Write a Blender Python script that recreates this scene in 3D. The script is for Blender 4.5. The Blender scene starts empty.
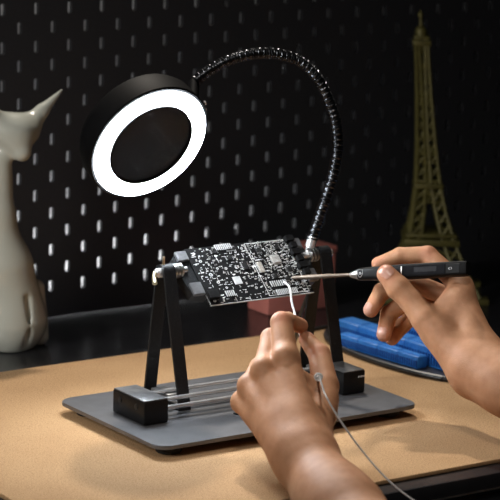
import bpy, bmesh, math, random
import numpy as np
from mathutils import Vector, Matrix

random.seed(11)
scene = bpy.context.scene
COL = scene.collection
PI = math.pi

# ------------------------------------------------------------------ camera
CAM = Vector((-1.18264, -1.72534, 0.58969))
AX = Vector((0.825787, -0.563438, 0.024768))      # right
AY = Vector((-0.094682, -0.181793, -0.978769))    # down
AZ = Vector((0.555978, 0.805909, -0.203469))      # forward
FPX = 2351.49

def at(u, v, d):
    """point on a sight line at forward distance d (metres)"""
    return CAM + d * (AZ + AX * ((u - 250) / FPX) + AY * ((v - 250) / FPX))
def at_plane(u, v, axis, val):
    r = AZ + AX * ((u - 250) / FPX) + AY * ((v - 250) / FPX)
    return CAM + r * ((val - CAM[axis]) / r[axis])

cam_data = bpy.data.cameras.new('camera')
cam = bpy.data.objects.new('camera', cam_data)
COL.objects.link(cam)
m = Matrix((AX, -AY, -AZ)).transposed().to_4x4()
m.translation = CAM
cam.matrix_world = m
cam_data.sensor_width = 36
cam_data.lens = FPX / 500 * 36
cam_data.clip_start = 0.05
cam_data.dof.use_dof = True
cam_data.dof.focus_distance = 2.12
cam_data.dof.aperture_fstop = 11
scene.camera = cam

# --------------------------------------------------------------- materials
def mat(name, color, rough=0.5, metal=0.0, noise=None, bump=None, spec=0.5, coat=0.0, emit=None):
    M = bpy.data.materials.new(name); M.use_nodes = True
    nt = M.node_tree; b = nt.nodes['Principled BSDF']
    b.inputs['Base Color'].default_value = (*color, 1)
    b.inputs['Roughness'].default_value = rough
    b.inputs['Metallic'].default_value = metal
    b.inputs['Specular IOR Level'].default_value = spec
    b.inputs['Coat Weight'].default_value = coat
    tc = nt.nodes.new('ShaderNodeTexCoord')
    if noise:                       # (scale, second colour, contrast low, contrast high)
        n = nt.nodes.new('ShaderNodeTexNoise'); n.inputs['Scale'].default_value = noise[0]
        n.inputs['Detail'].default_value = 6
        nt.links.new(tc.outputs['Object'], n.inputs['Vector'])
        r = nt.nodes.new('ShaderNodeMapRange')
        r.inputs['From Min'].default_value = noise[2]; r.inputs['From Max'].default_value = noise[3]
        nt.links.new(n.outputs['Fac'], r.inputs['Value'])
        mx = nt.nodes.new('ShaderNodeMix'); mx.data_type = 'RGBA'
        mx.inputs['A'].default_value = (*color, 1); mx.inputs['B'].default_value = (*noise[1], 1)
        nt.links.new(r.outputs['Result'], mx.inputs['Factor'])
        nt.links.new(mx.outputs['Result'], b.inputs['Base Color'])
    if bump:                        # (scale, strength, distance)
        n = nt.nodes.new('ShaderNodeTexNoise'); n.inputs['Scale'].default_value = bump[0]
        n.inputs['Detail'].default_value = 4
        nt.links.new(tc.outputs['Object'], n.inputs['Vector'])
        bp = nt.nodes.new('ShaderNodeBump'); bp.inputs['Strength'].default_value = bump[1]
        bp.inputs['Distance'].default_value = bump[2]
        nt.links.new(n.outputs['Fac'], bp.inputs['Height'])
        nt.links.new(bp.outputs['Normal'], b.inputs['Normal'])
    if emit:
        b.inputs['Emission Color'].default_value = (*emit[0], 1)
        b.inputs['Emission Strength'].default_value = emit[1]
    return M

def cork_material():
    M = mat('cork', (0.50, 0.31, 0.155), 0.85, spec=0.2)
    nt = M.node_tree; b = nt.nodes['Principled BSDF']
    tc = nt.nodes.new('ShaderNodeTexCoord')
    def noise(scale, detail):
        n = nt.nodes.new('ShaderNodeTexNoise'); n.inputs['Scale'].default_value = scale
        n.inputs['Detail'].default_value = detail
        nt.links.new(tc.outputs['Object'], n.inputs['Vector']); return n
    fine, mid, big = noise(900, 3), noise(420, 3), noise(9, 3)
    r1 = nt.nodes.new('ShaderNodeValToRGB')
    r1.color_ramp.elements[0].position = 0.30; r1.color_ramp.elements[0].color = (0.34, 0.195, 0.09, 1)
    r1.color_ramp.elements[1].position = 0.50; r1.color_ramp.elements[1].color = (0.56, 0.35, 0.18, 1)
    e = r1.color_ramp.elements.new(0.72); e.color = (0.66, 0.44, 0.25, 1)
    nt.links.new(fine.outputs['Fac'], r1.inputs['Fac'])
    r2 = nt.nodes.new('ShaderNodeValToRGB')
    r2.color_ramp.elements[0].position = 0.28; r2.color_ramp.elements[0].color = (0.74, 0.68, 0.62, 1)
    r2.color_ramp.elements[1].position = 0.45; r2.color_ramp.elements[1].color = (1, 1, 1, 1)
    nt.links.new(mid.outputs['Fac'], r2.inputs['Fac'])
    r3 = nt.nodes.new('ShaderNodeValToRGB')
    r3.color_ramp.elements[0].position = 0.35; r3.color_ramp.elements[0].color = (0.88, 0.86, 0.84, 1)
    r3.color_ramp.elements[1].position = 0.65; r3.color_ramp.elements[1].color = (1, 1, 1, 1)
    nt.links.new(big.outputs['Fac'], r3.inputs['Fac'])
    prev = r1.outputs['Color']
    for r in (r2, r3):
        mx = nt.nodes.new('ShaderNodeMix'); mx.data_type = 'RGBA'; mx.blend_type = 'MULTIPLY'
        mx.inputs['Factor'].default_value = 1
        nt.links.new(prev, mx.inputs['A']); nt.links.new(r.outputs['Color'], mx.inputs['B'])
        prev = mx.outputs['Result']
    nt.links.new(prev, b.inputs['Base Color'])
    bp = nt.nodes.new('ShaderNodeBump'); bp.inputs['Strength'].default_value = 0.25
    bp.inputs['Distance'].default_value = 0.0006
    nt.links.new(fine.outputs['Fac'], bp.inputs['Height']); nt.links.new(bp.outputs['Normal'], b.inputs['Normal'])
    return M

def skin_material():
    M = bpy.data.materials.new('skin'); M.use_nodes = True
    nt = M.node_tree; b = nt.nodes['Principled BSDF']
    at_ = nt.nodes.new('ShaderNodeAttribute'); at_.attribute_name = 'flush'
    tc = nt.nodes.new('ShaderNodeTexCoord')
    n = nt.nodes.new('ShaderNodeTexNoise'); n.inputs['Scale'].default_value = 90; n.inputs['Detail'].default_value = 5
    nt.links.new(tc.outputs['Object'], n.inputs['Vector'])
    r = nt.nodes.new('ShaderNodeValToRGB')
    r.color_ramp.elements[0].position = 0.3; r.color_ramp.elements[0].color = (0.43, 0.205, 0.105, 1)
    r.color_ramp.elements[1].position = 0.7; r.color_ramp.elements[1].color = (0.53, 0.272, 0.148, 1)
    nt.links.new(n.outputs['Fac'], r.inputs['Fac'])
    mx = nt.nodes.new('ShaderNodeMix'); mx.data_type = 'RGBA'
    mx.inputs['B'].default_value = (0.58, 0.215, 0.135, 1)
    nt.links.new(at_.outputs['Fac'], mx.inputs['Factor']); nt.links.new(r.outputs['Color'], mx.inputs['A'])
    nt.links.new(mx.outputs['Result'], b.inputs['Base Color'])
    b.inputs['Roughness'].default_value = 0.56
    b.inputs['Specular IOR Level'].default_value = 0.28
    b.inputs['Subsurface Weight'].default_value = 0.12
    b.inputs['Subsurface Radius'].default_value = (1.0, 0.35, 0.2)
    b.inputs['Subsurface Scale'].default_value = 0.004
    w = nt.nodes.new('ShaderNodeTexNoise'); w.inputs['Scale'].default_value = 700; w.inputs['Detail'].default_value = 3
    nt.links.new(tc.outputs['Object'], w.inputs['Vector'])
    v = nt.nodes.new('ShaderNodeTexVoronoi'); v.inputs['Scale'].default_value = 900
    nt.links.new(tc.outputs['Object'], v.inputs['Vector'])
    ad = nt.nodes.new('ShaderNodeMath'); ad.operation = 'ADD'
    nt.links.new(w.outputs['Fac'], ad.inputs[0]); nt.links.new(v.outputs['Distance'], ad.inputs[1])
    bp = nt.nodes.new('ShaderNodeBump'); bp.inputs['Strength'].default_value = 0.22; bp.inputs['Distance'].default_value = 0.0005
    nt.links.new(ad.outputs[0], bp.inputs['Height']); nt.links.new(bp.outputs['Normal'], b.inputs['Normal'])
    return M

CORK = cork_material()
SKIN = skin_material()
NAIL = mat('nail', (0.56, 0.29, 0.21), 0.28, spec=0.5)
PLATE = mat('dark_grey_sheet_metal', (0.095, 0.095, 0.1), 0.42, 0.25, noise=(60, (0.12, 0.12, 0.125), 0.35, 0.7))
PLATE_EDGE = mat('black_rubber', (0.012, 0.012, 0.013), 0.7)
BLACKM = mat('black_painted_metal', (0.011, 0.0115, 0.0125), 0.38, spec=0.3, noise=(1500, (0.13, 0.13, 0.135), 0.60, 0.74))
BLACKB = mat('black_plastic_block', (0.005, 0.005, 0.0055), 0.4, spec=0.3, noise=(300, (0.008, 0.008, 0.008), 0.4, 0.7))
BLOCKTOP = mat('grey_metal_lit_tops', (0.17, 0.17, 0.172), 0.36, 0.6, noise=(150, (0.21, 0.21, 0.21), 0.4, 0.6))  # grey metal, lightened to carry the reflection on the block tops
CHROME = mat('chrome', (0.88, 0.88, 0.88), 0.27, 0.72, noise=(40, (0.7, 0.7, 0.7), 0.4, 0.6))
STEEL = mat('dull_steel', (0.58, 0.57, 0.55), 0.32, 1.0, noise=(200, (0.45, 0.44, 0.42), 0.4, 0.6))
TIPM = mat('heat_tinted_steel', (0.20, 0.165, 0.135), 0.52, 1.0, noise=(120, (0.15, 0.12, 0.10), 0.4, 0.7))
BRASS = mat('brass', (0.62, 0.55, 0.40), 0.3, 1.0, noise=(200, (0.6, 0.5, 0.3), 0.4, 0.6))
TABM = mat('grey_clamp_metal', (0.30, 0.30, 0.31), 0.3, 0.7, noise=(150, (0.25, 0.25, 0.26), 0.4, 0.6))
NECKM = mat('black_chrome', (0.05, 0.052, 0.057), 0.3, 1.0, noise=(100, (0.11, 0.115, 0.125), 0.4, 0.6))
BOARD = mat('black_solder_mask', (0.004, 0.004, 0.0045), 0.55, spec=0.15, noise=(120, (0.006, 0.006, 0.0065), 0.4, 0.7))
SILK = mat('white_silkscreen', (0.88, 0.88, 0.86), 0.6, noise=(400, (0.75, 0.75, 0.74), 0.4, 0.7))
SOLDERM = mat('tinned_pad', (0.66, 0.66, 0.65), 0.4, 0.4, noise=(500, (0.6, 0.6, 0.6), 0.4, 0.7))
CHIPM = mat('chip_epoxy', (0.010, 0.010, 0.0105), 0.5, spec=0.25, noise=(500, (0.02, 0.02, 0.02), 0.4, 0.7))
CERAM = mat('ceramic_body', (0.30, 0.27, 0.23), 0.45, noise=(500, (0.40, 0.37, 0.33), 0.4, 0.7))
LAMPB = mat('matte_black_housing', (0.003, 0.003, 0.0034), 0.6, spec=0.12, noise=(200, (0.004, 0.004, 0.0044), 0.4, 0.7))
RINGM = mat('ring_diffuser', (0.9, 0.92, 0.95), 0.4, noise=(50, (0.88, 0.9, 0.95), 0.4, 0.6), emit=((0.84, 0.92, 1.0), 110.0))
PEG = mat('black_pegboard', (0.024, 0.024, 0.027), 0.5, noise=(350, (0.03, 0.03, 0.033), 0.4, 0.7))
WALLM = mat('white_wall_paint', (0.78, 0.78, 0.78), 0.8, noise=(30, (0.74, 0.74, 0.74), 0.4, 0.6))
DESKM = mat('black_gloss_desk', (0.017, 0.017, 0.019), 0.27, noise=(80, (0.021, 0.021, 0.023), 0.4, 0.7))
CAT = mat('cream_glazed_ceramic', (0.56, 0.57, 0.50), 0.24, coat=0.4, noise=(25, (0.52, 0.53, 0.46), 0.35, 0.7))
TOWER = mat('aged_brass', (0.125, 0.110, 0.028), 0.5, 0.3, noise=(120, (0.09, 0.078, 0.022), 0.4, 0.7))
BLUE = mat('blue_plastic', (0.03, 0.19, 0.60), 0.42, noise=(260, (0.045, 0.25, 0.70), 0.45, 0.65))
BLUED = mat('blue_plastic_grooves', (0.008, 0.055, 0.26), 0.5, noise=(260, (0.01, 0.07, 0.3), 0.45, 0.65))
TRAYM = mat('black_tray_plastic', (0.014, 0.014, 0.015), 0.4, noise=(200, (0.02, 0.02, 0.02), 0.4, 0.6))
SALMON = mat('salmon_card', (0.62, 0.21, 0.17), 0.7, noise=(60, (0.57, 0.19, 0.155), 0.4, 0.6))
HANDLEM = mat('black_handle_plastic', (0.006, 0.006, 0.0065), 0.5, spec=0.18, noise=(500, (0.009, 0.009, 0.0095), 0.4, 0.7))
SCREENM = mat('dark_glass_screen', (0.005, 0.005, 0.006), 0.5, spec=0.05, noise=(60, (0.01, 0.01, 0.012), 0.4, 0.6))
PANELM = mat('display_panel', (0.015, 0.015, 0.018), 0.45, spec=0.15, noise=(300, (0.018, 0.018, 0.021), 0.4, 0.6))
PRINT = mat('pale_print', (0.62, 0.62, 0.62), 0.5, noise=(100, (0.58, 0.58, 0.58), 0.4, 0.6))
WIREM = mat('solder_tin', (0.70, 0.70, 0.69), 0.34, 0.35, noise=(300, (0.76, 0.76, 0.75), 0.4, 0.6))
CABLEM = mat('black_cable', (0.012, 0.012, 0.012), 0.4, noise=(300, (0.016, 0.016, 0.016), 0.4, 0.6))
LENSM = bpy.data.materials.new('smoked_lens'); LENSM.use_nodes = True
_b = LENSM.node_tree.nodes['Principled BSDF']
_b.inputs['Base Color'].default_value = (0.85, 0.9, 0.95, 1); _b.inputs['Roughness'].default_value = 0.03
_b.inputs['Transmission Weight'].default_value = 1.0; _b.inputs['IOR'].default_value = 1.18
CAVITY = mat('dark_lens_cavity', (0.012, 0.013, 0.016), 0.5, noise=(90, (0.016, 0.017, 0.02), 0.4, 0.7))

# ----------------------------------------------------------------- helpers
def link(name, me, material=None, parent=None):
    o = bpy.data.objects.new(name, me); COL.objects.link(o)
    if material is not None:
        for mm in (material if isinstance(material, (list, tuple)) else [material]): me.materials.append(mm)
    if parent: o.parent = parent
    return o
def obj(name, bm, material=None, parent=None, smooth=True, angle=35):
    bmesh.ops.recalc_face_normals(bm, faces=bm.faces)
    me = bpy.data.meshes.new(name); bm.to_mesh(me); bm.free()
    if smooth:
        me.shade_smooth()
        me.set_sharp_from_angle(angle=math.radians(angle))
    return link(name, me, material, parent)
def thing(name, label, cat, loc=(0, 0, 0), rot=(0, 0, 0), group=None):
    o = bpy.data.objects.new(name, None); COL.objects.link(o)
    o.location = loc; o.rotation_euler = rot; o.empty_display_size = 0.02
    tag(o, label, cat, group); return o
def tag(o, label, cat, group=None):
    o['label'] = label; o['category'] = cat
    if group: o['group'] = group
    return o

def frame_of(d, hint=Vector((0, 0, 1))):
    d = d.normalized()
    if abs(d.dot(hint)) > 0.98: hint = Vector((1, 0, 0))
    a = hint.cross(d).normalized(); b = d.cross(a)
    return a, b, d
def box(bm, c, s, rot=None, bev=0.0, seg=2):
    """box centred at c with full size s"""
    r = bmesh.ops.create_cube(bm, size=1)
    vs = r['verts']
    bmesh.ops.scale(bm, vec=s, verts=vs)
    if bev > 0:
        es = list({e for v in vs for e in v.link_edges})
        rb = bmesh.ops.bevel(bm, geom=es, offset=bev, segments=seg, profile=0.5, affect='EDGES')
        vs = list({v for f in rb['faces'] for v in f.verts} | {v for v in vs if v.is_valid})
    if rot is not None: bmesh.ops.rotate(bm, cent=(0, 0, 0), matrix=rot, verts=vs)
    bmesh.ops.translate(bm, vec=c, verts=vs)
    return vs
def lathe(bm, p0, d, profile, seg=32, hint=Vector((0, 0, 1))):
    """profile of (distance along d, radius); closes ends"""
    a, b, d = frame_of(Vector(d), hint); p0 = Vector(p0); rings = []
    for t, r in profile:
        rings.append([bm.verts.new(p0 + d * t + (a * math.cos(2*PI*i/seg) + b * math.sin(2*PI*i/seg)) * max(r, 1e-5)) for i in range(seg)])
    for r0, r1 in zip(rings, rings[1:]):
        for i in range(seg):
            bm.faces.new((r0[i], r0[(i+1) % seg], r1[(i+1) % seg], r1[i]))
    bm.faces.new(rings[0][::-1]); bm.faces.new(rings[-1])
def annulus(bm, p0, d, prof, seg=64):
    """closed ring profile [(t, r), ...] revolved about d (torus-like solid)"""
    a, b, d = frame_of(Vector(d)); p0 = Vector(p0); rings = []
    for t, r in prof:
        rings.append([bm.verts.new(p0 + d*t + (a*math.cos(2*PI*i/seg) + b*math.sin(2*PI*i/seg))*r) for i in range(seg)])
    n = len(rings)
    for k in range(n):
        r0, r1 = rings[k], rings[(k+1) % n]
        for i in range(seg): bm.faces.new((r0[i], r0[(i+1) % seg], r1[(i+1) % seg], r1[i]))
def spline(pts, n):
    """Catmull-Rom through pts, n samples per span"""
    P = [Vector(p) for p in pts]; P = [P[0]*2 - P[1]] + P + [P[-1]*2 - P[-2]]
    out = []
    for i in range(1, len(P)-2):
        p0, p1, p2, p3 = P[i-1:i+3]
        for k in range(n):
            t = k/n
            out.append(0.5*((2*p1) + (p2-p0)*t + (2*p0-5*p1+4*p2-p3)*t*t + (3*p1-p0-3*p2+p3)*t*t*t))
    out.append(P[-2]); return out
def resample(pts, step):
    L = [0]
    for a, b in zip(pts, pts[1:]): L.append(L[-1] + (b-a).length)
    n = max(2, int(L[-1]/step)); out = []; j = 0
    for k in range(n+1):
        s = L[-1]*k/n
        while j < len(pts)-2 and L[j+1] < s: j += 1
        seg = L[j+1]-L[j]; t = (s-L[j])/seg if seg > 0 else 0
        out.append(pts[j].lerp(pts[j+1], t))
    return out
def tube(bm, pts, rad, seg=10):
    """tube with parallel-transported frame; rad number or function of index fraction"""
    pts = [Vector(p) for p in pts]; n = len(pts)
    d = (pts[1]-pts[0]).normalized(); a, b, _ = frame_of(d); rings = []
    for i, p in enumerate(pts):
        dn = (pts[min(i+1, n-1)] - pts[max(i-1, 0)]).normalized()
        q = d.rotation_difference(dn); a = q @ a; b = q @ b; d = dn
        r = rad(i/(n-1)) if callable(rad) else rad
        rings.append([bm.verts.new(p + (a*math.cos(2*PI*k/seg) + b*math.sin(2*PI*k/seg))*r) for k in range(seg)])
    for r0, r1 in zip(rings, rings[1:]):
        for i in range(seg): bm.faces.new((r0[i], r0[(i+1) % seg], r1[(i+1) % seg], r1[i]))
    bm.faces.new(rings[0][::-1]); bm.faces.new(rings[-1])
def prism(bm, poly, o, ex, ey, en, h):
    """extrude 2D polygon (in ex, ey at o) along en by h"""
    lo = [bm.verts.new(o + ex*x + ey*y) for x, y in poly]
    hi = [bm.verts.new(o + ex*x + ey*y + en*h) for x, y in poly]
    n = len(poly)
    bm.faces.new(lo[::-1]); bm.faces.new(hi)
    for i in range(n): bm.faces.new((lo[i], lo[(i+1) % n], hi[(i+1) % n], hi[i]))
def round_rect(w, d, r, n=6):
    out = []
    for cx, cy, a0 in ((w/2-r, d/2-r, 0), (-w/2+r, d/2-r, 90), (-w/2+r, -d/2+r, 180), (w/2-r, -d/2+r, 270)):
        for i in range(n+1):
            a = math.radians(a0 + 90*i/n); out.append((cx + r*math.cos(a), cy + r*math.sin(a)))
    return out
X, Y, Z = Vector((1, 0, 0)), Vector((0, 1, 0)), Vector((0, 0, 1))

# ------------------------------------------- organic bodies: blended solids
def smin(a, b, k):
    h = np.clip(0.5 + 0.5*(b-a)/k, 0, 1)
    return b + (a-b)*h - k*h*(1-h)
def capsule(P, a, b, r1, r2):
    ba = (b-a).astype(np.float32); pa = P - a.astype(np.float32)
    h = np.clip(pa @ ba / max(float(ba @ ba), 1e-12), 0, 1)
    return np.sqrt(((pa - h[:, None]*ba)**2).sum(1)) - (r1 + (r2-r1)*h)
def ellipsoid(P, c, ex, ey, ez, r):
    q = P - c.astype(np.float32)
    x, y, z = q @ ex.astype(np.float32)/r[0], q @ ey.astype(np.float32)/r[1], q @ ez.astype(np.float32)/r[2]
    k = np.sqrt(x*x+y*y+z*z)
    return (k-1)*min(r)
def nets(F, o, h):
    S = F < 0
    nx, ny, nz = F.shape
    cnt = np.zeros((nx-1, ny-1, nz-1), np.int8)
    corners = [(i, j, k) for i in (0, 1) for j in (0, 1) for k in (0, 1)]
    for i, j, k in corners: cnt += S[i:nx-1+i, j:ny-1+j, k:nz-1+k]
    act = (cnt > 0) & (cnt < 8)
    C = np.argwhere(act); ids = np.full(act.shape, -1, np.int64); ids[act] = np.arange(len(C))
    acc = np.zeros((len(C), 3)); num = np.zeros(len(C))
    for a in corners:
        for ax in range(3):
            if a[ax]: continue
            b = list(a); b[ax] = 1
            fa = F[C[:, 0]+a[0], C[:, 1]+a[1], C[:, 2]+a[2]]; fb = F[C[:, 0]+b[0], C[:, 1]+b[1], C[:, 2]+b[2]]
            mk = (fa < 0) != (fb < 0); t = np.where(mk, fa/np.where(mk, fa-fb, 1), 0)
            p = np.tile(np.array(a, float), (len(C), 1)); p[:, ax] += t
            acc[mk] += p[mk]; num[mk] += 1
    V = (C + acc/num[:, None])*h + o
    faces = []
    for ax in range(3):
        u, v = (ax+1) % 3, (ax+2) % 3
        s0 = [slice(None)]*3; s1 = [slice(None)]*3
        s0[ax] = slice(0, -1); s1[ax] = slice(1, None)
        A, B = S[tuple(s0)], S[tuple(s1)]
        G = np.argwhere(A != B)
        ok = (G[:, u] > 0) & (G[:, v] > 0) & (G[:, u] < F.shape[u]-1) & (G[:, v] < F.shape[v]-1)
        G = G[ok]; ins = A[G[:, 0], G[:, 1], G[:, 2]]
        def cell(du, dv):
            q = G.copy(); q[:, u] -= du; q[:, v] -= dv
            return ids[q[:, 0], q[:, 1], q[:, 2]]
        Q = np.stack([cell(1, 1), cell(0, 1), cell(0, 0), cell(1, 0)], 1)
        Q[~ins] = Q[~ins][:, ::-1]
        faces.append(Q)
    return V, np.concatenate(faces)
def organic(name, sdf, lo, hi, h, material, parent=None, relax=1):
    lo = np.array(lo); hi = np.array(hi); B = 5
    n = np.ceil((hi-lo)/h/B).astype(int)*B + 1
    nc = (n-1)//B
    g = [lo[i] + (np.arange(nc[i])+0.5)*B*h for i in range(3)]
    Pc = np.stack(np.meshgrid(*g, indexing='ij'), -1).reshape(-1, 3).astype(np.float32)
    Dc = sdf(Pc).reshape(nc)
    F = np.repeat(np.repeat(np.repeat(Dc, B, 0), B, 1), B, 2)
    F = np.pad(F, ((0, 1),)*3, mode='edge').astype(np.float32)
    nearb = np.abs(Dc) < B*h*1.6
    mk = np.zeros(F.shape, bool)
    for i, j, k in np.argwhere(nearb): mk[i*B:i*B+B+1, j*B:j*B+B+1, k*B:k*B+B+1] = True
    I = np.argwhere(mk); P = (lo + I*h).astype(np.float32)
    F[mk] = sdf(P)
    F[np.abs(F) < 1e-9] = 1e-9
    V, Q = nets(F, lo, h)
    for _ in range(relax):                       # light smoothing of the surface
        S = np.zeros_like(V); N = np.zeros(len(V))
        for a, b in ((0, 1), (1, 2), (2, 3), (3, 0)):
            np.add.at(S, Q[:, a], V[Q[:, b]]); np.add.at(N, Q[:, a], 1)
            np.add.at(S, Q[:, b], V[Q[:, a]]); np.add.at(N, Q[:, b], 1)
        V = 0.4*V + 0.6*S/np.maximum(N, 1)[:, None]
    me = bpy.data.meshes.new(name)
    me.from_pydata(V.tolist(), [], Q.tolist()); me.update(); me.shade_smooth()
    return link(name, me, material, parent), V, Q
def npv(v): return np.array(v, dtype=np.float64)
def U(v): return v/np.linalg.norm(v)

# ------------------------------------------------------------- the setting
DESK_Z = -0.004
bm = bmesh.new(); box(bm, (0.25, 3.0, 0.6), (9.0, 0.1, 2.8))
w = obj('wall_back', bm, mat('dark_wall_paint', (0.05, 0.05, 0.052), 0.8, noise=(6, (0.045, 0.045, 0.047), 0.4, 0.6)), smooth=False); w['kind'] = 'structure'
bm = bmesh.new(); box(bm, (0.25, 0.4, -0.78), (9.0, 5.4, 0.04))
fl = obj('floor', bm, mat('dark_floor', (0.03, 0.028, 0.026), 0.5, noise=(8, (0.04, 0.037, 0.034), 0.4, 0.6)), smooth=False); fl['kind'] = 'structure'

desk = thing('desk', 'glossy black desk under the cork mat, in front of the pegboard', 'desk', (0, 0, 0))
bm = bmesh.new(); box(bm, (0.25, 0.138, DESK_Z-0.009), (1.9, 0.776, 0.018), bev=0.002)
obj('desk_top', bm, DESKM, desk)
bm = bmesh.new(); box(bm, (0.25, 0.132, DESK_Z-0.018-0.045), (1.84, 0.760, 0.09), bev=0.002)
obj('drawer_front', bm, DESKM, desk)
bm = bmesh.new(); box(bm, (0.25, -0.2498, at_plane(462, 495, 1, -0.25).z), (1.5, 0.004, 0.0014), bev=0.0004)
obj('ledge_highlight', bm, STEEL, desk)  # thin steel strip drawn as the highlight along a lower ledge
for sx in (-0.62, 1.12):
    for sy in (-0.19, 0.40):
        bm = bmesh.new(); box(bm, (sx, sy, -0.4335), (0.05, 0.05, 0.65), bev=0.003)
        obj('leg', bm, DESKM, desk)

bm = bmesh.new()
box(bm, ((-0.303+0.385)/2, 0.006, -0.0019), (0.688, 0.470, 0.0038), bev=0.0008)
tag(obj('cork_mat', bm, CORK), 'tan speckled cork mat lying on the black desk under the circuit board holder', 'mat')

# pegboard: staggered slots, 20 mm cells
PEG_Y = 0.4314
def pegboard():
    bm = bmesh.new()
    i0, i1, j0, j1 = -22, 46, -1, 17
    rx, rz = 0.0026, 0.0066
    n = 6
    def slot_poly():
        out = []
        for a0, cz in ((0, rz-rx), (180, -(rz-rx))):
            for i in range(n+1):
                a = math.radians(a0 + 180*i/n); out.append((rx*math.cos(a), cz + rx*math.sin(a)))
        return out
    inner = slot_poly()
    th = 0.0045
    vc = {}
    def vert(x, y, z):
        k = (round(x, 5), round(y, 5), round(z, 5))
        if k not in vc: vc[k] = bm.verts.new((x, y, z))
        return vc[k]
    for i in range(i0, i1+1):
        for j in range(j0, j1+1):
            cx = 0.046 + 0.02*i; cz = 0.0305 + 0.02*j
            zlo = cz - 0.01; zhi = cz + 0.01
            if j == j0: zlo = -0.0036
            has = (i+j) % 2 == 0 and j0 < j < j1
            for y, flip in ((PEG_Y, 0), (PEG_Y+th, 1)):
                c = [vert(cx-0.01, y, zlo), vert(cx+0.01, y, zlo), vert(cx+0.01, y, zhi), vert(cx-0.01, y, zhi)]
                if not has:
                    bm.faces.new(c if not flip else c[::-1]); continue
                p = [bm.verts.new((cx+x, y, cz+z)) for x, z in inner]       # starts at +x, going up (ccw seen from -y)
                half = n+1
                # right side strip, top, left, bottom
                top = p[:half]; bot = p[half:]
                k = half//2
                fs = [[c[1], c[2], *top[:k+1][::-1], bot[-1]] , [c[2], c[3], *top[k:][::-1]]]
                fs[0] = [c[1], c[2]] + top[:k+1][::-1] + bot[k:][::-1]
                fs[1] = [c[2], c[3]] + top[k:][::-1]
                fs[1] = [c[3]] + [c[0]] + bot[:k+1][::-1] + top[k:][::-1]
                f1 = bm.faces.new(fs[0]); 
                f2 = bm.faces.new(fs[1])
                f3 = bm.faces.new([c[2], c[3], top[k]]); f4 = bm.faces.new([c[0], c[1], bot[k]])
                if y == PEG_Y: front = p
                else:
                    m_ = len(p)
                    for q in range(m_):
                        bm.faces.new((front[q], front[(q+1) % m_], p[(q+1) % m_], p[q]))
    # rim
    x0 = 0.046+0.02*i0-0.01; x1 = 0.046+0.02*i1+0.01; z0 = -0.0036; z1 = 0.0305+0.02*j1+0.01
    def q(a, b, c, d): bm.faces.new([bm.verts.new(v) for v in (a, b, c, d)])
    q((x0, PEG_Y, z0), (x1, PEG_Y, z0), (x1, PEG_Y+th, z0), (x0, PEG_Y+th, z0))
    q((x0, PEG_Y, z1), (x1, PEG_Y, z1), (x1, PEG_Y+th, z1), (x0, PEG_Y+th, z1))
    q((x0, PEG_Y, z0), (x0, PEG_Y, z1), (x0, PEG_Y+th, z1), (x0, PEG_Y+th, z0))
    q((x1, PEG_Y, z0), (x1, PEG_Y, z1), (x1, PEG_Y+th, z1), (x1, PEG_Y+th, z0))
    bmesh.ops.remove_doubles(bm, verts=bm.verts, dist=1e-6)
    return obj('perforated_panel', bm, PEG, None, smooth=False)
peg = thing('pegboard', 'black pegboard with staggered upright slots behind the desk', 'pegboard', (0.29, PEG_Y, 0))
pp = pegboard(); pp.parent = peg; pp.location = (-0.29, -PEG_Y, 0)
for x in (-0.36, 0.3, 0.94):
    for z in (0.06, 0.33):
        bm = bmesh.new(); lathe(bm, (x-0.29, 0.0045, z), (0, 1, 0), [(0, 0.006), (0.0945, 0.006)], 12)
        obj('spacer', bm, TRAYM, peg)
bm = bmesh.new(); box(bm, (0, 0.1040, 0.182), (1.38, 0.010, 0.376), bev=0.001)
bk = obj('backing_panel', bm, WALLM, peg); bk['label'] = 'white panel seen through the slots'

# ------------------------------------------------- circuit board holder
ST = thing('circuit_board_holder', 'circuit board holder on a grey metal base with a lit ring lamp on a gooseneck', 'work stand')
PT = 0.012
bm = bmesh.new()
prism(bm, round_rect(0.285, 0.178, 0.014, 8), Vector((0, 0, PT-0.0035)), X, Y, Z, 0.0035)
es = [e for e in bm.edges if abs(e.verts[0].co.z - PT) < 1e-6 and abs(e.verts[1].co.z - PT) < 1e-6]
bmesh.ops.bevel(bm, geom=es, offset=0.0007, segments=2, affect='EDGES')
bp_ = obj('base_plate', bm, PLATE, ST)
for sx in (-1, 1):
    for sy in (-1, 1):
        bm = bmesh.new(); lathe(bm, (sx*0.120, sy*0.068, 0.0001), (0, 0, 1), [(0, 0.0105), (0.0008, 0.0115), (0.0084, 0.0115)], 24)
        obj('rubber_foot', bm, PLATE_EDGE, bp_)
bm = bmesh.new(); box(bm, (-0.020, -0.034, PT+0.0006), (0.016, 0.006, 0.0011), bev=0.0004)
obj('slot_cover', bm, BLACKB, bp_)

BLK = ((-0.1072, 0.0), (0.1085, -0.004))
for bx, by in BLK:
    bm = bmesh.new(); box(bm, (bx, by, PT+0.0112), (0.0255, 0.054, 0.0214), bev=0.0014)
    b_ = obj('end_block', bm, BLACKB, ST)
    bm = bmesh.new(); box(bm, (bx, by, PT+0.0223), (0.0240, 0.0525, 0.0010), bev=0.0004)
    obj('top_reflection', bm, BLOCKTOP, b_)  # pale sheet standing in for light reflected off the black block's top
    if bx < 0:
        for yy in (-0.014, 0.014):
            bm = bmesh.new(); lathe(bm, (bx-0.01275, by+yy, PT+0.015), (-1, 0, 0), [(0, 0.0028), (0.0006, 0.0028), (0.0008, 0.002)], 16)
            obj('screw', bm, BLACKM, b_)
    else:
        bm = bmesh.new()
        for k in range(5): box(bm, (bx+0.0048+k*0.0016, by-0.0272, PT+0.0165), (0.0010, 0.0004, 0.0014 if k % 2 else 0.0018))
        obj('mark', bm, PRINT, b_, smooth=False)
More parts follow.
